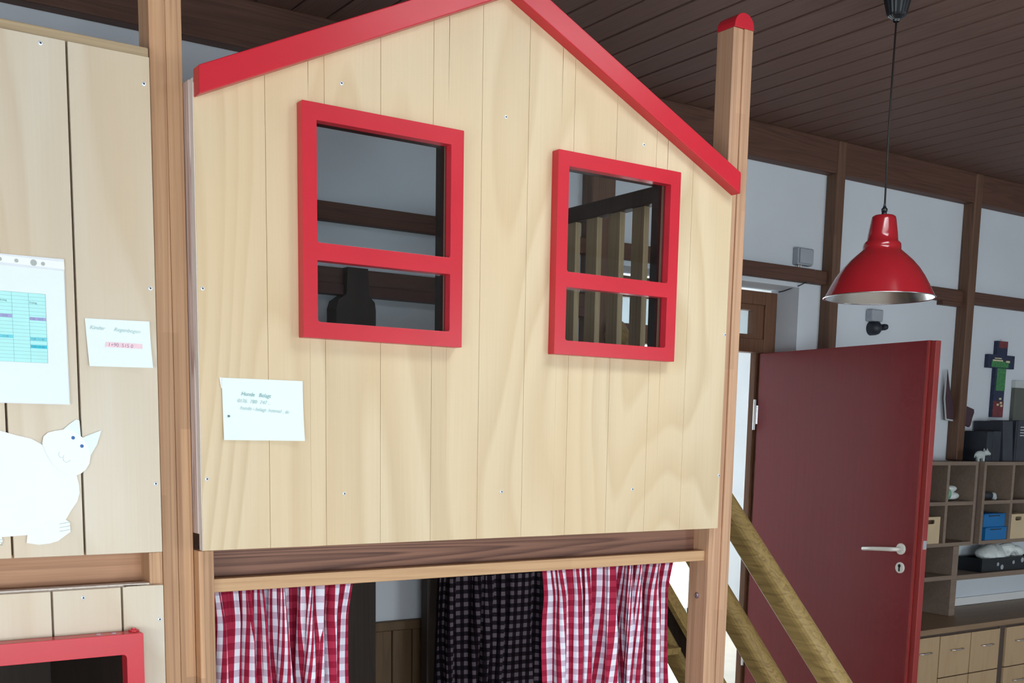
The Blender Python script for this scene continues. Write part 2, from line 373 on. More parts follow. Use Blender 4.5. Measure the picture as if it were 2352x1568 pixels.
# back wall with the recessed doorway
DX0, DX1, DZ = 3.46, 4.735, 2.345
wb = B()
wb.box(XL, DX0, YB, YB+0.2, 0, CEIL); wb.box(DX1, XR, YB, YB+0.2, 0, CEIL); wb.box(DX0, DX1, YB, YB+0.2, DZ, CEIL)
wall_back = obj('wall_back', wb, 'plaster', kind='structure')
obj('wall_left', (lambda b: [b.box(XL-0.15, XL, YF, 4.5, 0, LEFT_WINDOWS[0][2]), b.box(XL-0.15, XL, YF, 4.5, LEFT_WINDOWS[0][3], CEIL),
    b.box(XL-0.15, XL, YF, LEFT_WINDOWS[0][0], LEFT_WINDOWS[0][2], LEFT_WINDOWS[0][3]), b.box(XL-0.15, XL, LEFT_WINDOWS[0][1], 4.5, LEFT_WINDOWS[0][2], LEFT_WINDOWS[0][3])][0])(B()), 'plaster', kind='structure')
obj('wall_right', B().box(XR, XR+0.15, YF, 4.5, 0, CEIL), 'plaster', kind='structure')
wf = B(); xs = [XL-0.15]
z0, z1 = 0.3, 2.1
wf.box(XL-0.15, XR+0.15, YF-0.15, YF, 0, z0); wf.box(XL-0.15, XR+0.15, YF-0.15, YF, z1, CEIL)
prev = XL-0.15
for (a, b, c, d) in FRONT_WINDOWS:
    wf.box(prev, a, YF-0.15, YF, z0, z1)
    if c > z0: wf.box(a, b, YF-0.15, YF, z0, c)
    if d < z1: wf.box(a, b, YF-0.15, YF, d, z1)
    prev = b
wf.box(prev, XR+0.15, YF-0.15, YF, z0, z1)
obj('wall_front', wf, 'plaster', kind='structure')
def window_unit(n, fn):
    t = thing('window_%d' % n, None, None, (0, 0, 0), kind='structure')
    fn(t); return t
def front_window(a, b, c, d):
    def f(t):
        q = B()
        for (x0, x1) in ((a, a+0.06), (b-0.06, b), ((a+b)/2-0.03, (a+b)/2+0.03)): q.box(x0, x1, YF-0.11, YF-0.05, c, d)
        q.box(a+0.06, b-0.06, YF-0.11, YF-0.05, c, c+0.06); q.box(a+0.06, b-0.06, YF-0.11, YF-0.05, d-0.06, d)
        obj('window_frame', q, 'door_frame_wood', t)
    return f
wn = 1
for fwn in FRONT_WINDOWS: window_unit(wn, front_window(*fwn)); wn += 1
def left_window(t):
    a, b, c, d = LEFT_WINDOWS[0]; q = B()
    for k in range(4):
        y = a+(b-a)*k/3; q.box(XL-0.11, XL-0.05, y-(0.03 if 0 < k else 0), y+(0.03 if k < 3 else 0)+(0.03 if k == 0 else 0), c, d)
    obj('window_frame', q, 'door_frame_wood', t)
window_unit(wn, left_window); wn += 1
# timber framing proud of the back wall
TF = 4.22
def timber(name, x0, x1, y0, z0, z1, m='timber'):
    return obj(name, B().box(x0, x1, y0, YB+0.001, z0, z1), m, wall_back, bevel=0.006)
timber('timber_beam', XL, XR, TF+0.01, 2.94, CEIL, 'timber_x')
for x0, x1, zb_ in ((4.90, 4.965, 0), (6.11, 6.18, 1.4285), (7.35, 7.42, 1.4285), (3.26, 3.40, 0)):
    obj('timber_post', B().box(x0, x1, TF, YB+0.001, zb_, CEIL), 'timber', wall_back, bevel=0.012, seg=3)
for x0, x1 in ((XL, 3.26), (3.40, 4.80), (4.80, 4.90), (4.965, 6.11), (6.18, 7.35)):
    timber('timber_rail', x0, x1, TF+0.03 if x0 < 4.7 else TF+0.035, 2.368, 2.440, 'timber_x')
obj('timber_block', B().box(5.92, 6.11, TF+0.04, YB+0.001, 2.345, 2.368), 'timber_x', wall_back)
# low timbers seen through the playhouse's left window and doorway
timber('timber_rail', 1.0, 3.26, TF+0.03, 2.125, 2.190, 'timber_x')
obj('timber_rail', B().box(1.0, 3.26, TF+0.02, YB+0.001, 2.085, 2.125), 'brown_red', wall_back)
q = plate([[(1.985, 0.0), (2.16, 0.0), (2.16, 2.03), (2.155, 2.06), (2.13, 2.085), (2.125, 2.19), (2.035, 2.19), (2.03, 2.085), (1.995, 2.06), (1.985, 2.03)]], TF-0.01, YB+0.001)
obj('timber_post', q, 'dark_frame', wall_back)
for i in range(14):
    x = 1.78+i*0.0995
    obj('wainscot_plank', B().box(x+0.003, x+0.0965, YB-0.018, YB+0.001, 0.0, 0.690), 'wainscot', wall_back, bevel=0.003, seg=1)
obj('wainscot_rail', B().box(1.0, 3.26, YB-0.035, YB+0.001, 0.692, 0.732), 'wainscot', wall_back, bevel=0.004)
# porch behind the doorway
obj('wall_porch_left', B().box(2.4, 2.5, 4.5, 7.1, 0, 2.7), 'plaster_white', kind='structure')
obj('wall_porch_right', B().box(7.6, 7.7, 4.5, 7.1, 0, 2.7), 'plaster_white', kind='structure')
a, b, c, d = PORCH_WINDOW
pb = B(); pb.box(2.4, a, 6.85, 7.0, 0, 2.7); pb.box(b, 7.7, 6.85, 7.0, 0, 2.7); pb.box(a, b, 6.85, 7.0, d, 2.7); pb.box(a, b, 6.85, 7.0, 0, c)
obj('wall_porch_back', pb, 'plaster_white', kind='structure')
obj('ceiling_porch', B().box(2.4, 7.7, 4.5, 7.1, 2.7, 2.8), 'plaster_white', kind='structure')
def porch_window(t):
    q = B()
    for x in (a, a+0.77, a+1.54, b-0.05): q.box(x, x+0.05, 6.88, 6.94, c, d)
    q.box(a, b, 6.88, 6.94, c, c+0.05); q.box(a, b, 6.88, 6.94, d-0.05, d)
    obj('window_frame', q, 'handle_white', t)
window_unit(wn, porch_window); wn += 1
obj('ground_outside', B().box(-6, 16, 7.1, 30, -0.15, -0.05), 'outside_paving', kind='structure')
# door frame with transom light
fr = thing('trim_1', None, None, (4.1, 4.48, 0), kind='structure')
FY0, FY1 = 4.44, 4.515
for x0, x1 in ((DX0, DX0+0.095), (4.635, DX1-0.012)):
    obj('jamb', B().box(x0, x1, FY0, FY1, 0, 2.325), 'door_frame_wood', fr, bevel=0.004)
for x0, x1 in ((DX0+0.095, DX0+0.115), (4.612, 4.635)):
    obj('stop_bead', B().box(x0, x1, FY0+0.035, FY1, 0, 2.005), 'door_frame_wood', fr, bevel=0.003)
obj('head', B().box(DX0+0.095, 4.635, FY0, FY1, 2.255, 2.325), 'door_frame_wood', fr, bevel=0.004)
obj('transom_bar', B().box(DX0+0.095, 4.635, FY0, FY1, 2.003, 2.075), 'door_frame_wood', fr, bevel=0.004)
sx0, sx1 = DX0+0.095, 4.635
sash = obj('transom_sash', plate([rrect(sx0, sx1, 2.075, 2.255, 0.001, 1), rrect(sx0+0.06, sx1-0.075, 2.098, 2.225, 0.002, 1)[::-1]], FY0+0.012, FY0+0.055), 'door_frame_wood', fr, bevel=0.005)
obj('pane', B().box(sx0+0.055, sx1-0.07, FY0+0.030, FY0+0.034, 2.09, 2.23), 'pane_glass', sash)
# the red door, opened into the room
door = thing('door_1', None, None, (4.616, 4.449, 0), kind='structure')
ang = math.atan2(3.262-4.449, 4.500-4.616)
door.rotation_euler = (0, 0, ang)
def dpart(name, b_, m, parent=None, **kw):
    o = obj(name, b_, m, None, **kw); o.parent = parent or door; return o
leaf = dpart('leaf', B().box(0.004, 1.160, 0.0, 0.040, 0.012, 2.0), 'door_red', bevel=0.002)
dpart('rebate_lip', B().box(1.160, 1.190, 0.010, 0.044, 0.012, 1.998), 'door_lip', leaf, bevel=0.003)
dpart('edge_band', B().box(1.150, 1.1605, -0.0015, 0.01, 0.012, 1.999), 'door_lip', leaf)
lk = dpart('latch', B().box(1.186, 1.1925, 0.016, 0.038, 1.045, 1.085), 'chrome', leaf)
hd = dpart('handle', B().lathe([(0.0, -0.009), (0.024, -0.009), (0.027, -0.006), (0.027, 0.0)], 28, (1.078, 0, 1.037), 'Y'), 'handle_white', smooth=False)
dpart('lever', B().tube([(1.078, -0.004, 1.037), (1.078, -0.042, 1.037), (1.066, -0.052, 1.036), (1.03, -0.054, 1.034), (0.95, -0.054, 1.028), (0.885, -0.052, 1.022)], [0.010, 0.010, 0.0105, 0.010, 0.0095, 0.009], 14), 'handle_white', hd, smooth=True)
ks = dpart('keyhole_rose', B().lathe([(0.0, -0.008), (0.024, -0.008), (0.0265, -0.005), (0.0265, 0.0)], 28, (1.080, 0, 0.948), 'Y'), 'handle_white')
kb = B().lathe([(0.0, -0.0088), (0.0085, -0.0088), (0.0085, -0.007)], 16, (1.080, 0, 0.957), 'Y'); kb.box(1.0755, 1.0845, -0.0088, -0.007, 0.931, 0.955)
dpart('keyhole', kb, 'black_plastic', ks)
for zc in (1.67, 0.35):
    hg = dpart('hinge', B().tube([(-0.012, -0.006, zc-0.082), (-0.012, -0.006, zc+0.082)], 0.0095, 14), 'chrome', smooth=False)
    dpart('hinge_leaf', B().box(-0.010, 0.012, 0.0, 0.004, zc-0.05, zc+0.05), 'chrome', hg)

# ================================================================== THE PLAYHOUSE
FY, FB = 2.71, 2.732           # front and back of the facade boards
GABLE = lambda x: 2.372 - 0.03 + 0.466*(x-0.92) if x <= 1.785 else 2.372 - 0.03 + 0.466*(2.65-x)   # tops of the boards, behind the fascia
ph = thing('playhouse', 'raised wooden playhouse front with red gable trim and two red-framed windows', 'playhouse', (1.785, 3.4, 0))
edges = [0.917, 1.092, 1.247, 1.404, 1.559, 1.711, 1.864, 2.022, 2.178, 2.333, 2.484, 2.655]
WINS = [(1.174, 1.636), (1.947, 2.408)]
WZ0, WZ1 = 1.776, 2.339
HOLE = [(x0+0.030, x1-0.030, WZ0+0.030, WZ1-0.030) for x0, x1 in WINS]
G = 0.0004
for i in range(len(edges)-1):
    x0, x1 = edges[i]+(G if i else 0), edges[i+1]-(G if i < len(edges)-2 else 0)
    cuts = sorted({x0, x1} | {h for a_, b_, _, _ in HOLE for h in (a_, b_) if x0 < h < x1} | ({1.785} if x0 < 1.785 < x1 else set()))
    strips = []
    for u, v in zip(cuts[:-1], cuts[1:]):
        mid = (u+v)/2; h = [t for t in HOLE if t[0] <= mid <= t[1]]
        strips.append((u, v, h[0] if h else None))
    whole = all(h for _, _, h in strips)
    bb = B(); b2 = B()
    for u, v, h in strips:
        if h:
            bb.box(u, v, FY, FB, 1.248, h[2])
            (b2 if whole else bb).prism([(u, h[3]), (v, h[3]), (v, GABLE(v)), (u, GABLE(u))], 'Y', FY, FB)
        else:
            bb.prism([(u, 1.248), (v, 1.248), (v, GABLE(v)), (u, GABLE(u))], 'Y', FY, FB)
    for q in ([bb, b2] if whole else [bb]):
        bmesh.ops.remove_doubles(q.bm, verts=q.bm.verts[:], dist=1e-5)
        obj('plank', q, 'birch', ph, bevel=0.0007, seg=1)
obj('panel_edge', B().box(0.9155, 0.917, FY+0.001, FB, 1.248, 2.35), 'birch_edge', ph)
# red gable fascia boards
FA, FZ = 2.672, 2.712
def fascia(sgn):
    f = (lambda x: 2.307+0.467*(x-0.92)) if sgn < 0 else (lambda x: 2.307+0.467*(2.65-x))
    xe = 0.918 if sgn < 0 else 2.652
    H = 0.0640
    pts = [(xe, f(xe)), (1.785, f(1.785)), (1.785, f(1.785)+H), (xe, f(xe)+H)]
    return B().prism(pts, 'Y', FA, FZ)
for s_ in (-1, 1): obj('fascia_board', fascia(s_), 'red_paint', ph, bevel=0.0025)
# red window frames with glass, and the dark inner lining
for (x0, x1) in WINS:
    st = 0.0390
    o1 = rrect(x0+st, x1-st, 2.009, 2.298, 0.007, 4, (1, 1, 0, 0))
    o2 = rrect(x0+st, x1-st, 1.816, 1.966, 0.007, 4, (1, 1, 0, 0))
    wfm = obj('window_frame', plate([rrect(x0, x1, WZ0, WZ1, 0.002, 2), o1[::-1], o2[::-1]], 2.680, FY+0.001), 'red_paint', ph, bevel=0.0018)
    ln = B()
    ln.box(x1-0.030, x1+0.03, FB+0.001, FB+0.044, WZ0, WZ1); ln.box(x0-0.03, x0+0.030, FB+0.001, FB+0.044, WZ0, WZ1)
    ln.box(x0+0.030, x1-0.030, FB+0.001, FB+0.044, WZ1-0.03, WZ1); ln.box(x0+0.030, x1-0.030, FB+0.001, FB+0.044, WZ0, WZ0+0.03)
    obj('window_lining', ln, 'dark_frame', wfm)
    for z0_, z1_ in ((2.005, 2.304), (1.812, 1.970)):
        obj('pane', B().box(x0+0.034, x1-0.034, FY-0.006, FY-0.003, z0_, z1_), 'pane_glass', wfm)
# screws
sm = B().lathe([(0.0, -0.0006), (0.0020, -0.0006), (0.0022, -0.0022), (0.0044, -0.0016), (0.0052, 0.0)], 14, (0, 0, 0), 'Y').mesh('screw')
sm.materials.append(MATS['steel']); sm.materials.append(MATS['screw_dark'])
for p_ in sm.polygons:
    if max(math.hypot(sm.vertices[v].co.x, sm.vertices[v].co.z) for v in p_.vertices) < 0.0023: p_.material_index = 1
def screws(pts, parent, y=FY):
    for (x, z) in pts:
        o = bpy.data.objects.new('screw', sm); COL.objects.link(o); o.location = (x, y, z); o.parent = parent
        o.matrix_parent_inverse = Matrix.Translation(-parent.location); o.rotation_euler = (0, random.uniform(0, 3), 0)
screws([(0.930, 2.325), (0.929, 1.876), (0.930, 1.424), (1.294, 2.404), (1.787, 2.404), (2.281, 2.405), (2.645, 2.324), (2.648, 1.874), (2.649, 1.422), (2.281, 1.382), (1.793, 1.381), (1.298, 1.383)], ph)
# posts
obj('post', B().box(0.9125, 0.952, FB+0.0005, 2.806, 1.288, 2.352), 'larch_side', ph, bevel=0.003)
obj('post', B().box(0.9125, 0.952, FB+0.0005, 2.806, 0.0, 1.246), 'pine', ph, bevel=0.003)
rp_ = B().box(2.657, 2.700, FB+0.006, 2.812, 0.0, 2.822); rp_.box(2.700, 2.738, FB+0.0005, 2.812, 0.0, 2.822)
post = obj('post', rp_, 'pine_post', ph, bevel=0.0025)
capp = [(2.656, 2.822), (2.739, 2.822)] + [(2.6975+0.0415*math.cos(math.radians(t)), 2.828+0.040*math.sin(math.radians(t))) for t in range(0, 181, 15)]
obj('post_cap', B().prism(capp, 'Y', FB, 2.813), 'red_paint', post, bevel=0.001)
obj('post', B().box(2.640, 2.6565, FB+0.0005, 2.822, 0.0, 1.246), 'pine_post', ph, bevel=0.0015)
bl = obj('bolt', B().lathe([(0.0, -0.007), (0.006, -0.007), (0.007, -0.004), (0.011, -0.003), (0.011, 0.0)], 16, (2.640, 2.777, 1.016), 'X'), 'chrome', post)
obj('platform_beam', B().box(0.952, 2.640, 2.806, 2.85, 1.138, 1.2475), 'larch_x', ph)
obj('curtain_rail', B().box(0.9525, 2.6398, 2.750, 2.785, 1.137, 1.171), 'pine_x', ph, bevel=0.002)
obj('platform_deck', B().box(0.93, 2.70, 2.85, 4.17, 1.19, 1.235), 'larch_pale_x', ph)
for y0 in (2.83, 4.10):
    pass
obj('post', B().box(0.93, 1.00, 4.09, 4.16, 0.0, 1.19), 'timber', ph)
obj('post', B().box(2.375, 2.445, 4.15, 4.20, 0.0, 1.19), 'dark_frame', ph)
obj('post', B().box(2.66, 2.73, 4.09, 4.16, 1.235, 2.40), 'timber', ph)
# side railing towards the stairs
obj('railing_top', B().box(2.685, 2.735, 2.815, 4.09, 2.352, 2.408), 'dark_frame', ph, bevel=0.004)
obj('railing_bottom', B().box(2.69, 2.73, 2.815, 4.09, 1.30, 1.35), 'dark_frame', ph, bevel=0.004)
bal = B().box(2.698, 2.722, -0.0325, 0.0325, 1.35, 2.352).mesh('baluster'); bal.materials.append(MATS['baluster_wood'])
for y in (3.090, 3.222, 3.357, 3.491, 3.624, 3.757, 3.89):
    o = bpy.data.objects.new('baluster', bal); COL.objects.link(o); o.location = (0, y, 0); o.parent = ph; o.matrix_parent_inverse = Matrix.Translation(-ph.location)

# ------------------------------------------------------------------ tall post between the two play fronts
obj('timber_post', B().box(0.834, 0.8725, 2.765, 2.845, 0, CEIL-0.001).box(0.873, 0.9112, 2.7655, 2.845, 0, CEIL-0.001), 'pine', bevel=0.002,
    label='tall pale pine post running to the ceiling left of the gabled playhouse', category='post')

# ------------------------------------------------------------------ neighbouring play cabin on the left
cb = thing('play_cabin', 'wooden play cabin front with wide dark grooves, left of the tall pine post', 'play cabin', (0.2, 3.2, 0))
ue = [-0.482, -0.322, -0.161, 0.0, 0.160, 0.321, 0.482, 0.638, 0.817]
for u, v in zip(ue[:-1], ue[1:]):
    obj('plank', B().box(u+0.0024, v-(0.0024 if v < 0.8 else 0), FY, FB-0.001, 1.250, 2.376), 'birch_sheen', cb, bevel=0.001, seg=1)
obj('backing_board', B().box(-0.482, 0.80, FB-0.001, FB+0.004, 1.256, 2.36), 'timber', cb)
wood('rail_grey', srgb(184, 162, 130), srgb(150, 126, 98), axis='X', across=10, along=0.5, rings=7, ring_w=0.35, rough=0.6)
obj('top_rail', B().box(-0.48, 0.8235, FB+0.004, 2.785, 2.345, 2.404), 'rail_grey', cb, bevel=0.003)
obj('platform_beam', B().box(-0.48, 0.791, 2.80, 2.84, 1.10, 1.2475), 'larch_pale_x', cb)
obj('post', B().box(0.791, 0.8235, FB+0.001, 2.812, 0.0, 1.2475), 'pine', cb, bevel=0.002)
obj('platform_deck', B().box(-0.48, 0.82, 2.84, 3.95, 1.19, 1.235), 'larch_pale_x', cb)
le = [-0.386, -0.228, -0.070, 0.088, 0.246, 0.403, 0.561, 0.7185, 0.817]
HX1, HZ1 = 0.728, 1.024
for u, v in zip(le[:-1], le[1:]):
    bb = B(); a_, b_ = u+0.0024, v-(0.0024 if v < 0.8 else 0)
    if b_ <= HX1: bb.box(a_, b_, FY, FB-0.001, HZ1, 1.170)
    else:
        bb.box(a_, HX1, FY, FB-0.001, HZ1, 1.170); bb.box(HX1, b_, FY, FB-0.001, 0.0, 1.170)
        bmesh.ops.remove_doubles(bb.bm, verts=bb.bm.verts[:], dist=1e-5)
    obj('plank', bb, 'birch_sheen', cb, bevel=0.001, seg=1)
obj('backing_board', B().box(-0.386, 0.79, FB-0.001, 2.764, HZ1+0.002, 1.174), 'birch_edge', cb)
obj('side_wall', B().box(-0.50, -0.482, 2.74, 3.95, 0.0, 1.19), 'timber', cb)
obj('rear_wall', B().box(-0.482, 0.82, 3.93, 3.95, 0.0, 1.19), 'dark_frame', cb)
obj('inner_wall', B().box(0.80, 0.82, 2.815, 3.93, 0.0, 1.19), 'dark_frame', cb)
ht = obj('hatch_frame', plate([rrect(0.02, 0.752, 0.35, 1.066, 0.003, 2), rrect(0.064, 0.712, 0.39, 1.017, 0.010, 4)[::-1]], 2.660, 2.703), 'red_paint', cb, bevel=0.002)
hb = B().lathe([(0.0, 0.0), (0.012, 0.0), (0.012, 0.004), (0.006, 0.005), (0.006, 0.008), (0.0, 0.008)], 14, (0.738, 2.690, 1.066), 'Z')
obj('hinge_pin', hb, 'red_paint', ht)
for x in (0.655, 0.690): obj('wood_plug', B().lathe([(0, 0.0), (0.005, 0.0), (0.005, 0.0012), (0, 0.0012)], 10, (x, 2.683, 1.066), 'Z'), 'paper_edge', ht)
screws([(0.584, 2.3605), (0.803, 2.316), (0.805, 1.866), (0.805, 1.414), (0.630, 1.151), (0.806, 1.087)], cb)

# ------------------------------------------------------------------ curtains
def curtain(name, label, m, x0, x1, yc, zt, zb, nf, amp, seed, group=None, flare=0.0, gather=1.0):
    rnd = random.Random(seed); nx, nz = 420, 36
    ph_ = [rnd.uniform(0, 6.28) for _ in range(12)]
    def pt(t, s):      # s: 0 at the top .. 1 at the hem
        z = zt + (zb-zt)*s
        f = t + 0.035*math.sin(2*math.pi*2.3*t+ph_[0]) + 0.02*math.sin(2*math.pi*5.1*t+ph_[1]) + 0.030*(math.sin(2.6*s+ph_[2]+5*t)-math.sin(ph_[2]+5*t))
        p1 = 2*math.pi*nf*f
        p2 = 2*math.pi*nf*1.83*f + ph_[3] + 1.2*s
        k = min(1.0, 0.55+1.6*s)
        A = amp*(0.75+0.35*math.sin(7*t+ph_[4]))*k
        y = A*math.sin(p1) + 0.30*A*math.sin(p2+0.8*math.sin(3*s+ph_[5])) + (0.004*math.sin(2*math.pi*nf*3.7*t+ph_[6]) * max(0, 1-4*s))
        x = x0 + (x1-x0)*t + 0.42*A*math.sin(2*p1+ph_[7]) + 0.012*math.sin(5*s+ph_[8]+9*t)*s
        if flare: x += flare*(max(0, 0.10-s)/0.10)*(t-0.5)*2 + flare*0.35*(t-0.5)*2*s
        return (x, yc+y, z)
    us = []
    acc = 0; prev_ = None
    for i in range(nx+1):
        p = Vector(pt(i/nx, 0.45))
        if prev_ is not None: acc += (p-prev_).length
        us.append(acc*gather); prev_ = p
    bm = bmesh.new(); uvl = bm.loops.layers.uv.new('UVMap'); g = []
    for j in range(nz+1): g.append([bm.verts.new(pt(i/nx, j/nz)) for i in range(nx+1)])
    for j in range(nz):
        for i in range(nx):
            f = bm.faces.new((g[j][i], g[j+1][i], g[j+1][i+1], g[j][i+1]))
            for lp, (ii, jj) in zip(f.loops, ((i, j), (i, j+1), (i+1, j+1), (i+1, j))):
                lp[uvl].uv = (us[ii], zt+(zb-zt)*jj/nz)
    me = bpy.data.meshes.new(name); bm.to_mesh(me); bm.free(); me.materials.append(MATS[m])
    for p in me.polygons: p.use_smooth = True
    o = bpy.data.objects.new(name, me); COL.objects.link(o)
    md = o.modifiers.new('cloth', 'SOLIDIFY'); md.thickness = 0.0012
    o['label'] = label; o['category'] = 'curtain'
    if group: o['group'] = group
    return o
curtain('curtain', 'red and white gingham curtain next to the tall pine post, under the playhouse', 'gingham_red', 0.972, 1.375, 2.842, 1.134, 0.22, 7.4, 0.042, 3, 'red gingham curtains', flare=0.014, gather=1.05)
curtain('curtain', 'red and white gingham curtain beside the handrails, right side under the playhouse', 'gingham_red', 2.066, 2.565, 2.842, 1.134, 0.22, 8.0, 0.040, 11, 'red gingham curtains', flare=0.020, gather=1.05)
curtain('curtain', 'dark checked curtain in the shade at the back under the playhouse', 'gingham_dark_shaded', 2.42, 3.13, 4.10, 1.10, 0.15, 8, 0.026, 21, flare=0.05)
obj('curtain_rod', B().tube([(2.30, 4.10, 1.115), (3.22, 4.10, 1.115)], 0.009, 10), 'steel', label='thin rod carrying the dark checked curtain under the playhouse', category='rod')

# ------------------------------------------------------------------ stairs at the right side
st = thing('play_stairs', 'steep wooden stairs with rounded timber handrails right of the playhouse', 'stairs', (3.05, 3.5, 0))
def inclined(yA, yB, c_top, h, x0, x1, m, name, rnd=True):
    """45 degree member: top surface z = y + c_top, perpendicular depth h"""
    d = Vector((0, 1, 1)).normalized(); n = Vector((0, -1, 1)).normalized()
    w_ = x1-x0
    prof = []
    if rnd:
        for t in range(0, 181, 18): prof.append((w_/2*math.cos(math.radians(t)), h-w_*0.42+w_*0.42*math.sin(math.radians(t))))
        prof += [(-w_/2, 0.012), (-w_/2+0.012, 0.0), (w_/2-0.012, 0.0), (w_/2, 0.012)]
    else: prof = [(w_/2, h), (-w_/2, h), (-w_/2, 0), (w_/2, 0)]
    bm = B(); rings = []
    for y in (yA, yB):
        top = Vector(((x0+x1)/2, y, y+c_top))
        rings.append([bm.bm.verts.new(top + Vector((p[0], 0, 0)) + n*(p[1]-h)) for p in prof])
    k_ = len(prof)
    for i in range(k_): bm.bm.faces.new((rings[0][i], rings[0][(i+1) % k_], rings[1][(i+1) % k_], rings[1][i]))
    bm.bm.faces.new(rings[0]); bm.bm.faces.new(rings[1][::-1])
    return obj(name, bm, m, st, smooth=False, bevel=0.0)
RX0, RX1 = 3.350, 3.440
inclined(2.60, 4.16, -2.090, 0.103, RX0, RX1, 'rail_timber', 'handrail')
inclined(2.72, 4.16, -2.475, 0.098, RX0, RX1, 'rail_timber', 'mid_rail')
inclined(2.93, 4.16, -2.876, 0.022, RX0, RX1-0.03, 'rail_timber', 'stringer_cap', False)
inclined(2.95, 4.15, -2.907, 0.080, RX0+0.02, RX1-0.03, 'dark_frame', 'stringer', False)
inclined(3.02, 4.16, -3.020, 0.105, RX0, RX1, 'rail_timber', 'stringer')
for i in range(4):
    z = 0.21*(i+1); y = z+3.0
    obj('tread', B().box(2.93, RX0, y-0.02, y+0.16, z-0.03, z), 'rail_timber', st, bevel=0.004)
obj('newel_post', B().box(RX0, RX1, 2.58, 2.66, 0.0, 0.50), 'rail_timber', st, bevel=0.006)

# ------------------------------------------------------------------ papers
PY = 2.7085
def curved_sheet(corners, lift, nx=10, nz=8, y=PY, curl=(0, 0, 0, 0)):
    """thin sheet of paper; corners UL, UR, LR, LL as (x,z); curl lifts each corner off the wall"""
    bm = bmesh.new(); g = []
    for j in range(nz+1):
        row = []
        for i in range(nx+1):
            s, t = i/nx, j/nz
            x = (1-s)*(1-t)*corners[0][0]+s*(1-t)*corners[1][0]+s*t*corners[2][0]+(1-s)*t*corners[3][0]
            z = (1-s)*(1-t)*corners[0][1]+s*(1-t)*corners[1][1]+s*t*corners[2][1]+(1-s)*t*corners[3][1]
            c = curl[0]*((1-s)*(1-t))**2+curl[1]*(s*(1-t))**2+curl[2]*(s*t)**2+curl[3]*((1-s)*t)**2
            row.append(bm.verts.new((x, y-lift-c, z)))
        g.append(row)
    for j in range(nz):
        for i in range(nx): bm.faces.new((g[j][i], g[j][i+1], g[j+1][i+1], g[j+1][i]))
    me = bpy.data.meshes.new('sheet'); bm.to_mesh(me); bm.free()
    return me
def paper_obj(name, me, m, parent=None, th=0.0004, **kw):
    o = obj(name, me, m, parent, **kw); md = o.modifiers.new('thick', 'SOLIDIFY'); md.thickness = th; md.offset = 0
    return o
# white card on the gabled playhouse
n1 = thing('note_card', 'white handwritten card pinned to the gabled playhouse below its left window', 'note', (1.075, PY, 1.519))
paper_obj('card', curved_sheet([(0.971, 1.669), (1.181, 1.669), (1.183, 1.519), (0.973, 1.519)], 0.0012, curl=(0.001, 0.002, 0.009, 0.003)), 'paper_cool', n1)
obj('pin', B().lathe([(0.0, -0.006), (0.0026, -0.005), (0.003, -0.002), (0.0022, 0.0)], 12, (0.986, PY-0.0015, 1.577), 'Y'), 'ink_grey', n1)
paper_obj('torn_flap', curved_sheet([(0.9655, 1.6695), (0.975, 1.669), (0.975, 1.640), (0.969, 1.645)], 0.0006, 3, 3), 'paper', n1)
TY = PY-0.0125
text('handwriting', 'Hunde   Belagt', 'ink_teal', n1, 1.018, 1.628, PY-0.0042, 0.0135, 0.25, 0.05, 0.95)
text('handwriting', '0176  780  747 ..', 'ink_pale', n1, 1.008, 1.611, PY-0.0042, 0.0125, 0.2, 0.04, 1.0)
text('handwriting', 'hunde - belagt  hotmail . de', 'ink_pale', n1, 1.015, 1.594, PY-0.0050, 0.0125, 0.3, 0.06, 0.92)
# small note on the left cabin
n2 = thing('note_card', 'small white note with a pink highlighted number on the left cabin', 'note', (0.73, PY, 1.683))
paper_obj('card', curved_sheet([(0.655, 1.788), (0.799, 1.790), (0.803, 1.684), (0.661, 1.682)], 0.001, curl=(0.001, 0.004, 0.010, 0.004)), 'paper_cool', n2)
text('handwriting', 'Kinder      Regenbogen', 'ink_pale', n2, 0.664, 1.765, PY-0.0035, 0.0115, 0.35, 0.03, 1.05)
mk = obj('highlight', B().box(0.699, 0.781, PY-0.0057, PY-0.0055, 1.7265, 1.7375), 'mark_pink', n2)
text('handwriting', '1+90  515 0', 'ink_mauve', n2, 0.703, 1.7285, PY-0.0060, 0.0115, 0.1, 0.02, 1.0)
# timetable in a punched plastic sleeve
n3 = thing('timetable', 'printed weekly timetable in a punched clear sleeve on the left cabin', 'paper', (0.49, PY, 1.594))
paper_obj('sleeve', curved_sheet([(0.384, 1.912), (0.6145, 1.9125), (0.6155, 1.594), (0.384, 1.594)], 0.0008, curl=(0, 0.002, 0.004, 0)), 'sleeve', n3)
paper_obj('punched_strip', curved_sheet([(0.384, 1.911), (0.6145, 1.9065), (0.6150, 1.891), (0.384, 1.896)], 0.0034), 'paper', n3)
paper_obj('page', curved_sheet([(0.387, 1.890), (0.6125, 1.887), (0.6135, 1.596), (0.387, 1.596)], 0.0030, curl=(0, 0.001, 0.003, 0)), 'paper_cool', n3)
for x, z, r1 in ((0.482, 1.9005, 0.0042), (0.5155, 1.9000, 0.0042), (0.5505, 1.8990, 0.0068), (0.5700, 1.8985, 0.0042)):
    obj('punch_hole', B().lathe([(0.0, 0.0), (r1, 0.0), (r1, 0.0003)], 16, (x, PY-0.0042, z), 'Y'), 'sleeve_hole', n3)
y0 = PY-0.0052
tb = obj('timetable_grid', B().box(0.400, 0.5715, y0, y0+0.0002, 1.684, 1.833), 'table_tint', n3)
for k in range(20):
    z = 1.833-k*0.149/19; obj('grid_line', B().box(0.400, 0.5715, y0-0.0004, y0-0.0002, z-0.00018, z+0.00018), 'table_line', tb)
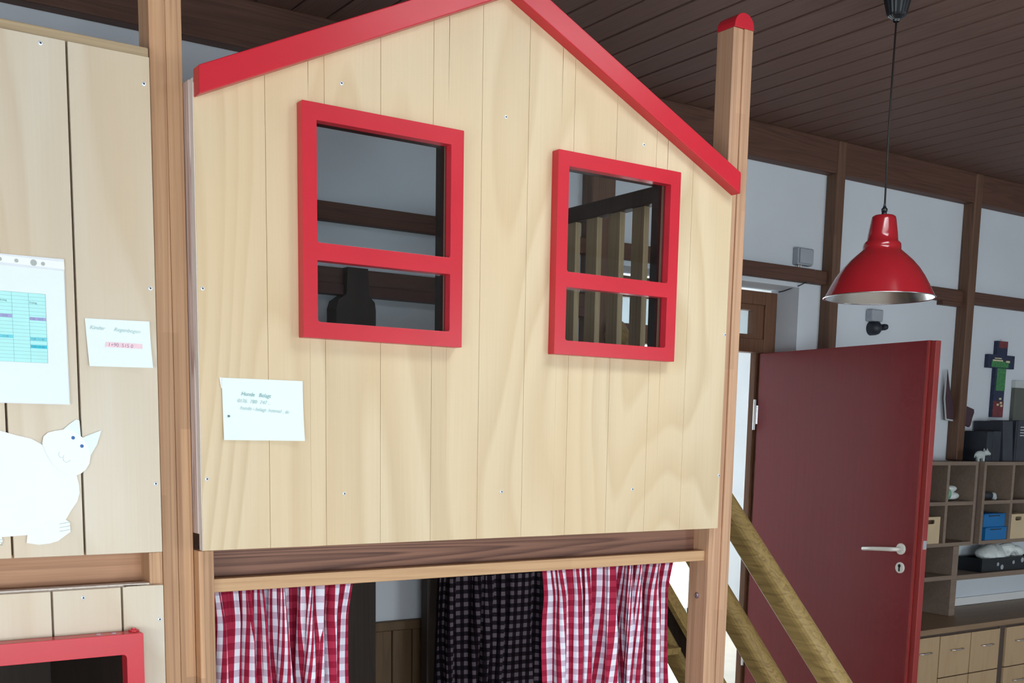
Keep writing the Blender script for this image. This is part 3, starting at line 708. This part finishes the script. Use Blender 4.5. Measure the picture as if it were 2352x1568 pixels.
for x in (0.400, 0.437, 0.464, 0.502, 0.5365, 0.5715): obj('grid_line', B().box(x-0.00018, x+0.00018, y0-0.0004, y0-0.0002, 1.684, 1.833), 'table_line', tb)
for (u, v, zc, m_) in ((0.464, 0.502, 1.782, 'mark_violet'), (0.537, 0.571, 1.7785, 'mark_violet'), (0.464, 0.502, 1.738, 'mark_cyan'), (0.537, 0.571, 1.735, 'mark_cyan'), (0.537, 0.571, 1.7185, 'mark_blue')):
    obj('highlight', B().box(u, v, y0-0.0006, y0-0.0004, zc-0.0035, zc+0.0035), m_, tb)
for (s_, x, z) in (('Donnerstag', 0.4655, 1.813), ('Freitag', 0.538, 1.811), ('7:30 - 12:15', 0.4655, 1.780), ('7:30 - 12:15', 0.5385, 1.7765), ('7:30 - 11:30', 0.4655, 1.736), ('7:30 - 11:30', 0.5385, 1.733), ('7:30 - 11:30', 0.5385, 1.7165)):
    text('print', s_, 'ink_grey', tb, x, z, y0-0.0009, 0.0056, 0, 0, 1.0)
# paper cat
ct = thing('paper_cat', 'big white cut-out paper cat with blue eyes on the left cabin', 'decoration', (0.45, PY, 1.28))
body = [(0.25, 1.45), (0.30, 1.52), (0.38, 1.55), (0.466, 1.534), (0.500, 1.524), (0.530, 1.517), (0.560, 1.500), (0.600, 1.47), (0.625, 1.434), (0.629, 1.415), (0.630, 1.395), (0.624, 1.375), (0.610, 1.355), (0.600, 1.338), (0.590, 1.325), (0.560, 1.308), (0.520, 1.302), (0.456, 1.299), (0.38, 1.305), (0.30, 1.335), (0.255, 1.39)]
obj('body', plate([body], PY-0.0018, PY-0.0010), 'paper', ct)
paw = [(0.514, 1.306), (0.560, 1.330), (0.592, 1.338), (0.606, 1.328), (0.6065, 1.306), (0.594, 1.297), (0.579, 1.286), (0.560, 1.281), (0.537, 1.279), (0.511, 1.284)]
pw = obj('paw', plate([paw], PY-0.0030, PY-0.0020), 'paper', ct)
paw2 = [(0.38, 1.300), (0.43, 1.312), (0.460, 1.299), (0.462, 1.290), (0.452, 1.278), (0.42, 1.268), (0.385, 1.272)]
pw2 = obj('paw', plate([paw2], PY-0.0030, PY-0.0020), 'paper', ct)
for i in range(3):
    obj('toe_line', B().tube([(0.583, PY-0.0032, 1.325-0.0085*i), (0.606, PY-0.0032, 1.3285-0.0085*i)], 0.0004, 5), 'ink_teal', pw)
    obj('toe_line', B().tube([(0.446, PY-0.0032, 1.296-0.006*i), (0.461, PY-0.0032, 1.293-0.006*i)], 0.0004, 5), 'ink_teal', pw2)
head = [(0.553, 1.507), (0.556, 1.522), (0.566, 1.531), (0.580, 1.535), (0.598, 1.538), (0.614, 1.540), (0.640, 1.521), (0.652, 1.500), (0.6565, 1.480), (0.6535, 1.462), (0.645, 1.448), (0.634, 1.439), (0.620, 1.433), (0.598, 1.440), (0.575, 1.458), (0.560, 1.485)]
hdp = obj('head', plate([head], PY-0.0042, PY-0.0034), 'paper', ct)
for e_ in ([(0.598, 1.537), (0.612, 1.550), (0.628, 1.5615), (0.635, 1.559), (0.637, 1.520), (0.625, 1.520)], [(0.637, 1.519), (0.655, 1.527), (0.683, 1.538), (0.672, 1.505), (0.6565, 1.480), (0.645, 1.495)]):
    obj('ear', plate([e_], PY-0.0032, PY-0.0024), 'paper_cool', hdp)
for x, z in ((0.6195, 1.520), (0.638, 1.5015)):
    obj('eye', B().lathe([(0.0, -0.0006), (0.0040, -0.0006), (0.0040, 0.0)], 14, (x, PY-0.0043, z), 'Y'), 'eye_blue', hdp)
for pts in ([(0.588, 1.488), (0.5865, 1.481), (0.590, 1.4755), (0.596, 1.4755), (0.5985, 1.481)], [(0.596, 1.4755), (0.597, 1.468), (0.602, 1.4645), (0.608, 1.466), (0.6115, 1.470)]):
    obj('mouth_line', B().tube([(p[0], PY-0.0045, p[1]) for p in pts], 0.0004, 5), 'ink_pale', hdp)

# ------------------------------------------------------------------ pendant lamp
LX, LY = 3.440, 2.743
lp = thing('pendant_lamp', 'red metal bell-shaped pendant lamp with silver inside hanging from the ceiling', 'lamp', (LX, LY, 2.06))
prof = [(0.012, 2.3425), (0.034, 2.3425), (0.0405, 2.338), (0.0435, 2.328), (0.0520, 2.275), (0.0545, 2.254), (0.0600, 2.2500), (0.0650, 2.2440), (0.0665, 2.2330), (0.0665, 2.2240), (0.0720, 2.2180), (0.0900, 2.2030), (0.1120, 2.1830), (0.1350, 2.1570), (0.1550, 2.1280), (0.1720, 2.0980), (0.1850, 2.0720), (0.1935, 2.0560)]
obj('lamp_shade', B().lathe(prof, 64, (LX, LY, 0)), 'lamp_red', lp, smooth=True)
inn = [(r-0.0022, z-0.002) for r, z in prof[10:-1]] + [(0.1915, 2.0552)]
rf = obj('reflector', B().lathe([(0.0, 2.222)]+inn, 64, (LX, LY, 0)), 'lamp_silver', lp, smooth=True)
obj('rim', B().lathe([(0.1935, 2.0560), (0.1962, 2.0562), (0.1968, 2.0545), (0.1950, 2.0528), (0.1915, 2.0540)], 64, (LX, LY, 0)), 'chrome', lp, smooth=True)
obj('bulb', B().lathe([(0.013, 2.215), (0.014, 2.19), (0.024, 2.165), (0.029, 2.145), (0.027, 2.125), (0.017, 2.108), (0.001, 2.104)], 24, (LX, LY, 0)), 'handle_white', rf, smooth=True)
cg = B().lathe([(0.0095, 2.3420), (0.0095, 2.356), (0.0110, 2.357), (0.0110, 2.366), (0.0070, 2.369), (0.0045, 2.376), (0.0035, 2.385)], 16, (LX, LY, 0)); cg.ball((LX-0.011, LY-0.003, 2.361), 0.005)
obj('cord_grip', cg, 'black_plastic', lp, smooth=True)
obj('cord', B().tube([(LX, LY, 2.38), (LX-0.004, LY, 2.7), (LX, LY, 3.005)], 0.0034, 8), 'black_cord', lp, smooth=True)
cn = B()
rows = [(0.010, 2.996), (0.013, 3.004), (0.031, 3.014), (0.0345, 3.020), (0.046, 3.066), (0.055, 3.108)]
rings = []
for r_, z in rows:
    rings.append([cn.bm.verts.new((LX+r_*(1.0 if k_ % 2 else 0.955)*math.cos(2*math.pi*k_/40), LY+r_*(1.0 if k_ % 2 else 0.955)*math.sin(2*math.pi*k_/40), z)) for k_ in range(40)])
for i in range(len(rings)-1):
    for k_ in range(40): cn.bm.faces.new((rings[i][k_], rings[i][(k_+1) % 40], rings[i+1][(k_+1) % 40], rings[i+1][k_]))
obj('ceiling_cup', cn, 'black_plastic', lp)

# ------------------------------------------------------------------ things on the back wall
jb = thing('junction_box', 'grey square junction box above the doorway beam', 'junction box', (4.74, 4.27, 2.456))
obj('box', B().box(4.672, 4.790, 4.262, YB, 2.456, 2.545), 'grey_plastic', jb, bevel=0.005)
obj('lid', B().box(4.680, 4.782, 4.252, 4.262, 2.463, 2.538), 'grey_plastic', jb, bevel=0.003)
for x in (4.700, 4.716): obj('cable', B().tube([(x, 4.28, 2.458), (x, 4.283, 2.442)], 0.004, 8), 'handle_white', jb)
obj('cable', B().tube([(4.725, 4.245, 2.366), (4.722, 4.29, 2.352), (4.727, 4.33, 2.348), (4.729, 4.40, 2.336), (4.722, 4.432, 2.3315)], 0.0028, 8), 'dark_cloth', label='thin cable along the corner of the doorway recess', category='cable')
ws = thing('wall_sensor', 'grey wall box with a black round detector, under the red pendant lamp', 'sensor', (5.34, 4.27, 2.15))
obj('housing', B().box(5.285, 5.380, 4.248, YB, 2.205, 2.272), 'grey_plastic', ws, bevel=0.010, seg=3)
db = B().lathe([(0.0, -0.034), (0.024, -0.030), (0.036, -0.018), (0.040, 0.0), (0.040, 0.03)], 20, (5.338, 4.27, 2.170), 'Y'); db.lathe([(0.0, -0.03), (0.014, -0.026), (0.018, -0.012), (0.018, 0.02)], 14, (5.398, 4.262, 2.178), 'Y')
obj('detector', db, 'binder_dark', ws, smooth=True)
cr = thing('wall_cross', 'colourful painted wooden cross hanging on the white back wall', 'cross', (6.56, 4.28, 1.70))
def cplate(x0, x1, z0, z1, m_, dy=0.0, nm='painted_field', par=None): return obj(nm, B().box(x0, x1, 4.270-dy, YB-0.001, z0, z1), m_, par or cr, bevel=0.002)
crx = 6.575
obj('upright', B().box(crx-0.055, crx+0.055, 4.272, YB-0.001, 1.700, 2.170), 'cross_blue', cr, bevel=0.002)
obj('crossbar', B().box(crx-0.140, crx+0.140, 4.2725, YB-0.001, 2.003, 2.085), 'cross_blue', cr, bevel=0.002)
obj('painted_field', B().box(crx-0.040, crx+0.052, 4.2705, 4.273, 2.128, 2.168), 'cross_red', cr)
obj('painted_field', B().box(crx-0.040, crx+0.054, 4.2705, 4.273, 1.865, 2.003), 'cross_green', cr)
obj('painted_field', B().box(crx-0.105, crx+0.075, 4.2700, 4.2728, 2.008, 2.045), 'cross_green', cr)
obj('painted_field', B().box(crx-0.095, crx+0.010, 4.2690, 4.2725, 2.045, 2.054), 'cross_cream', cr)
obj('painted_field', B().box(crx-0.075, crx-0.005, 4.2690, 4.2725, 2.060, 2.066), 'cross_cream', cr)
obj('painted_field', B().box(crx+0.045, crx+0.085, 4.2690, 4.2725, 2.040, 2.052), 'cross_cream', cr)
obj('painted_field', B().box(crx-0.055, crx+0.054, 4.2705, 4.273, 1.702, 1.800), 'cross_red', cr)
for x, z in ((0.012, 1.815), (0.03, 1.772), (0.022, 1.79), (-0.01, 1.778)): obj('painted_field', B().box(crx+x-0.010, crx+x+0.012, 4.2690, 4.2725, z-0.006, z+0.006), 'cross_cream', cr)
obj('hanger', B().tube([(crx-0.012, 4.29, 2.168), (crx, 4.288, 2.182), (crx+0.012, 4.29, 2.168)], 0.002, 6), 'steel', cr)
sl = thing('card_sail', 'dark maroon pointed card with white edge, half behind a timber post', 'decoration', (6.15, 4.28, 1.64))
obj('card', plate([[(6.020, 1.970), (6.055, 1.86), (6.105, 1.76), (6.11, 1.675), (6.045, 1.680), (6.018, 1.80)]], 4.262, 4.268), 'maroon_card', sl)
obj('white_edge', plate([[(6.016, 1.972), (6.022, 1.970), (6.020, 1.80), (6.047, 1.681), (6.11, 1.676), (6.11, 1.666), (6.040, 1.671), (6.010, 1.80)]], 4.264, 4.270), 'picture_pale', sl)
obj('tip', plate([[(6.18, 1.770), (6.300, 1.742), (6.305, 1.722), (6.290, 1.690), (6.278, 1.645), (6.265, 1.633), (6.18, 1.66)]], 4.255, 4.268), 'maroon_card', sl)
pc = thing('picture', 'olive grey picture with pale top strip at the right edge', 'picture', (6.9, 4.28, 1.62))
obj('panel', B().box(6.745, 7.05, 4.272, YB-0.001, 1.62, 1.890), 'picture_olive', pc, bevel=0.002)
obj('top_strip', B().box(6.741, 7.05, 4.270, YB-0.001, 1.890, 1.937), 'picture_pale', pc, bevel=0.002)

# ------------------------------------------------------------------ cubby shelves, counter, drawers
SY0, SY1 = 4.05, 4.298
def cubby(label, xs_, zs_, loc, name='cubby_shelf'):
    t = thing(name, label, 'shelf', loc)
    obj('back_panel', B().box(xs_[0]+0.005, xs_[-1]-0.005, SY1-0.012, SY1-0.002, zs_[0]+0.005, zs_[-1]-0.005), 'shelf_back', t)
    for i, x in enumerate(xs_):
        x0 = x if i == 0 else (x-0.024 if i == len(xs_)-1 else x-0.012)
        obj('side' if i in (0, len(xs_)-1) else 'divider', B().box(x0, x0+0.024, SY0, SY1-0.012, zs_[0], zs_[-1]), 'shelf_wood', t, bevel=0.0015)
    for i, z in enumerate(zs_):
        z0_ = z if i == 0 else (z-0.022 if i == len(zs_)-1 else z-0.011)
        obj('shelf_board', B().box(xs_[0]+0.024, xs_[-1]-0.024, SY0+0.001, SY1-0.012, z0_, z0_+0.022), 'shelf_wood', t, bevel=0.0015)
    return t
cubby('brown cubby shelf nearest the red door, holding plastic bags and a cream bin', [5.05, 5.30, 5.56, 5.802, 6.085], [0.930, 1.183, 1.428], (5.57, 4.17, 0.93))
cubby('brown cubby shelf farther from the red door, holding blue boxes', [6.147, 6.452, 6.76, 7.06], [0.930, 1.183, 1.428], (6.6, 4.17, 0.93))
obj('filler_strip', B().box(6.087, 6.145, SY0+0.03, SY1-0.002, 0.932, 1.424), 'shelf_back', label='dark filler strip between the two cubby shelves', category='strip')
lc = thing('low_cubby', 'small open cubby standing on the counter under the first cubby shelf', 'shelf', (5.75, 4.17, 0.51))
obj('side', B().box(5.900, 5.955, SY0, SY1-0.002, 0.511, 0.929), 'shelf_wood', lc, bevel=0.002)
obj('back_panel', B().box(5.66, 5.900, SY1-0.014, SY1-0.002, 0.511, 0.925), 'shelf_back', lc)
obj('shelf_board', B().box(5.30, 5.900, SY0, SY1-0.014, 0.730, 0.757), 'shelf_wood', lc, bevel=0.002)
obj('side', B().box(5.27, 5.30, SY0, SY1-0.002, 0.511, 0.929), 'shelf_wood', lc, bevel=0.002)
ws_ = obj('wall_shelf', B().box(5.956, 7.50, SY0, SY1-0.002, 0.722, 0.752), 'shelf_wood', bevel=0.002, label='long narrow wall shelf above the counter carrying a black tray', category='shelf')
obj('white_strip_back', B().box(5.31, 7.9, YB-0.020, YB-0.001, 0.512, 0.560), 'plaster_white', kind='structure')  # plain white strip along the wall just above the counter
obj('countertop', B().box(4.95, 7.9, 3.80, YB-0.022, 0.478, 0.5105), 'counter_wood', bevel=0.004, label='low wooden countertop running along the back wall', category='countertop')
def drawer_unit(label, x0, x1, cols, loc):
    t = thing('drawer_cabinet', label, 'cabinet', loc, 'drawer cabinets under the counter')
    obj('carcass', B().box(x0, x1, 3.835, YB-0.03, 0.0, 0.477), 'shelf_back', t)
    for (a_, b_, rows_) in cols:
        for (z0_, z1_) in rows_:
            d_ = obj('drawer_front' if len(rows_) > 1 else 'cabinet_door', B().box(a_, b_, 3.817, 3.834, z0_, z1_), 'cabinet_wood', t, bevel=0.002)
            hx = (a_+b_)/2+0.01; hz = min(z1_-0.085, z0_+0.16) if len(rows_) > 1 else 0.375
            hw = 0.055
            hm = B().tube([(hx-hw, 3.815, hz), (hx-hw*0.9, 3.802, hz), (hx, 3.796, hz), (hx+hw*0.9, 3.802, hz), (hx+hw, 3.815, hz)], 0.0042, 8)
            obj('handle', hm, 'chrome', d_, smooth=True)
    return t
two = [(0.220, 0.458), (0.01, 0.214)]
drawer_unit('birch drawer cabinet nearest the red door under the counter', 5.10, 6.078, [(5.215, 5.496, [(0.01, 0.460)]), (5.506, 5.786, two), (5.796, 6.074, two)], (5.6, 4.0, 0))
drawer_unit('birch drawer cabinet at the right edge under the counter', 6.136, 7.30, [(6.142, 6.422, two), (6.432, 6.712, two), (6.722, 7.0, two)], (6.7, 4.0, 0))
obj('filler_strip', B().box(6.0785, 6.1355, 3.828, 4.20, 0.0, 0.477), 'shelf_back', label='dark upright between the two drawer cabinets', category='strip')
# bins, boxes, bags in the cubbies
def bin_(label, x0, x1, z0, z1):
    t = thing('storage_bin', label, 'bin', ((x0+x1)/2, 4.15, z0), 'cream storage bins')
    obj('front', plate([rrect(x0, x1, z0, z1, 0.001, 1), rrect(x0+0.042, x0+0.108, z1-0.040, z1-0.016, 0.008, 3)[::-1]], SY0+0.004, SY0+0.010), 'bin_cream', t)
    q = B().box(x0, x0+0.005, SY0+0.010, SY0+0.19, z0, z1); q.box(x1-0.005, x1, SY0+0.010, SY0+0.19, z0, z1); q.box(x0, x1, SY0+0.19, SY0+0.195, z0, z1); q.box(x0+0.005, x1-0.005, SY0+0.010, SY0+0.19, z0, z0+0.005)
    obj('tub', q, 'bin_cream', t)
bin_('cream bin with oval grip hole in the cubby next to the red door', 5.598, 5.758, 0.9522, 1.108)
bin_('cream bin with oval grip hole beside the stacked blue boxes', 6.472, 6.632, 0.9522, 1.105)
def bluebox(label, x0, x1, z0, z1, y):
    t = thing('blue_box', label, 'box', ((x0+x1)/2, y+0.08, z0), 'stacked blue boxes')
    obj('tray', B().box(x0, x1, y, y+0.17, z0, z1-0.004), 'box_blue', t, bevel=0.003)
    obj('grip', B().box(x0+0.045, x1-0.06, y-0.003, y, z1-0.016, z1-0.010), 'binder_dark', t)
    obj('rim', B().box(x0-0.003, x1+0.003, y-0.003, y+0.173, z1-0.0038, z1), 'box_blue', t)
bluebox('lower of two stacked blue boxes in the cubby', 6.215, 6.432, 0.9522, 1.030, SY0+0.005)
bluebox('upper of two stacked blue boxes in the cubby', 6.205, 6.425, 1.0305, 1.112, SY0+0.016)
def lump(name, label, cat, c, r, sc, m_, seed, noise=0.25):
    rnd = random.Random(seed); bm = B(); g = bmesh.ops.create_icosphere(bm.bm, subdivisions=3, radius=r)
    ps = [(Vector((rnd.uniform(-1, 1), rnd.uniform(-1, 1), rnd.uniform(-1, 1))).normalized(), rnd.uniform(-noise, noise)) for _ in range(14)]
    for v in g['verts']:
        n = v.co.normalized(); k_ = 1+sum(a_*max(0, n.dot(d_))**4 for d_, a_ in ps)
        v.co = Vector((n.x*r*k_*sc[0]+c[0], n.y*r*k_*sc[1]+c[1], max(n.z*r*k_*sc[2], -r*sc[2]*0.72)+c[2]))
    return bm
def bagshape(pts, y0_, y1_): return plate([pts], y0_, y1_)
bg_ = thing('plastic_bag', 'crumpled green and white plastic bag in the top cubby', 'bag', (5.93, 4.14, 1.195))
obj('lower_fold', lump('', '', '', (5.950, 4.15, 1.222), 0.045, (1.9, 1.2, 0.6), 'bag_white', 4, 0.15), 'bag_white', bg_)
obj('upper_fold', lump('', '', '', (5.945, 4.16, 1.264), 0.038, (1.8, 1.2, 0.75), 'bag_white', 9, 0.25), 'bag_white', bg_)
obj('green_end', lump('', '', '', (5.872, 4.13, 1.237), 0.042, (1.05, 1.1, 1.05), 'bag_green', 12, 0.15), 'bag_green', bg_)
sp_ = thing('small_torch', 'small dark torch with pale tip lying in the cubby above the blue boxes', 'torch', (6.30, 4.13, 1.195))
obj('barrel', B().tube([(6.215, 4.13, 1.222), (6.335, 4.12, 1.218)], [0.026, 0.020], 14), 'binder_grey', sp_, smooth=True)
obj('tip', B().ball((6.357, 4.117, 1.218), 0.021, 1, 1, 1).ball((6.365, 4.113, 1.206), 0.0155), 'toy_grey', sp_, smooth=True)
# on top of the cubby shelves
TZ = 1.4285
for (label, x0, x1, z1, m_, lab, lean) in (('shorter dark binder beside the grey toy pig', 6.205, 6.262, TZ+0.178, 'binder_dark', False, 0), ('second dark binder from the grey toy pig, with faint label', 6.266, 6.345, TZ+0.182, 'binder_dark', True, 0),
        ('tall grey binder between dark binders on the shelf', 6.352, 6.455, TZ+0.245, 'binder_grey', False, 0.03), ('tall dark binder with pale printed label at the right edge', 6.52, 6.625, TZ+0.252, 'binder_grey', True, 0), ('black thin binder squeezed between two tall binders', 6.492, 6.517, TZ+0.248, 'binder_dark', False, 0)):
    t = thing('binder', label, 'binder', ((x0+x1)/2, 4.17, TZ), 'binders on the cubby shelves')
    pts = [(x0+lean, TZ), (x1+lean, TZ), (x1, z1), (x0, z1)]
    obj('cover', B().prism(pts, 'Y', 4.085, 4.285), m_, t, bevel=0.003)
    if lab:
        for i in range(4 if 'pale' in label else 3):
            zz = z1-0.045-0.017*i
            obj('label_line', B().box(x0+0.018, x1-0.018, 4.0835, 4.0848, zz, zz+(0.006 if 'pale' in label else 0.003)), 'binder_label' if 'pale' in label else 'binder_grey', t)
# toy pig
tp = thing('toy_pig', 'small grey toy pig standing on the cubby shelf in front of binders', 'toy', (6.13, 4.075, TZ))
pg = B().ball((6.133, 4.078, TZ+0.040), 0.024, 2.0, 0.8, 1.0); pg.ball((6.190, 4.076, TZ+0.052), 0.018, 1.3, 0.85, 0.95); pg.tube([(6.205, 4.076, TZ+0.050), (6.226, 4.076, TZ+0.044)], [0.011, 0.009], 10)
for x in (6.107, 6.120, 6.158, 6.168): pg.tube([(x, 4.070 if x in (6.107, 6.158) else 4.088, TZ), (x, 4.072 if x in (6.107, 6.158) else 4.086, TZ+0.035)], [0.0075, 0.010], 8)
obj('pig_body', pg, 'toy_grey', tp, smooth=True)
for dy in (-0.010, 0.010): obj('ear', plate([[(6.176, TZ+0.062), (6.190, TZ+0.066), (6.182, TZ+0.078)]], 4.074+dy, 4.078+dy), 'toy_grey', tp)
obj('tail', B().tube([(6.088, 4.078, TZ+0.045), (6.078, 4.078, TZ+0.035), (6.080, 4.078, TZ+0.022)], 0.0025, 6), 'toy_grey', tp)
# tray with crumpled foil on the wall shelf
tr = thing('tray', 'black tray with crumpled pale wrapping on the wall shelf', 'tray', (6.5, 4.15, 0.7525))
q = B().box(6.235, 6.78, 4.075, 4.085, 0.7525, 0.835); q.box(6.235, 6.78, 4.24, 4.25, 0.7525, 0.835); q.box(6.235, 6.245, 4.085, 4.24, 0.7525, 0.835); q.box(6.77, 6.78, 4.085, 4.24, 0.7525, 0.835); q.box(6.245, 6.77, 4.085, 4.24, 0.7525, 0.758)
obj('tray_tub', q, 'tray_black', tr, bevel=0.002)
for i, (x, z, r_) in enumerate(((6.40, 0.858, 0.052), (6.50, 0.855, 0.056), (6.61, 0.858, 0.054), (6.70, 0.85, 0.05))):
    obj('wrapping', lump('', '', '', (x, 4.16, z), r_, (1.2, 1.1, 0.9), 'bag_white', 30+i, 0.35), 'bag_white', tr)
for i, (x, z) in enumerate(((6.40, 0.795), (6.445, 0.775), (6.565, 0.80), (6.66, 0.81))):
    obj('printed_shape', B().lathe([(0.0, -0.0015), (0.012+0.004*(i % 2), -0.0015), (0.012+0.004*(i % 2), 0.0)], 9, (x, 4.075, z), 'Y'), 'grey_plastic', tr)
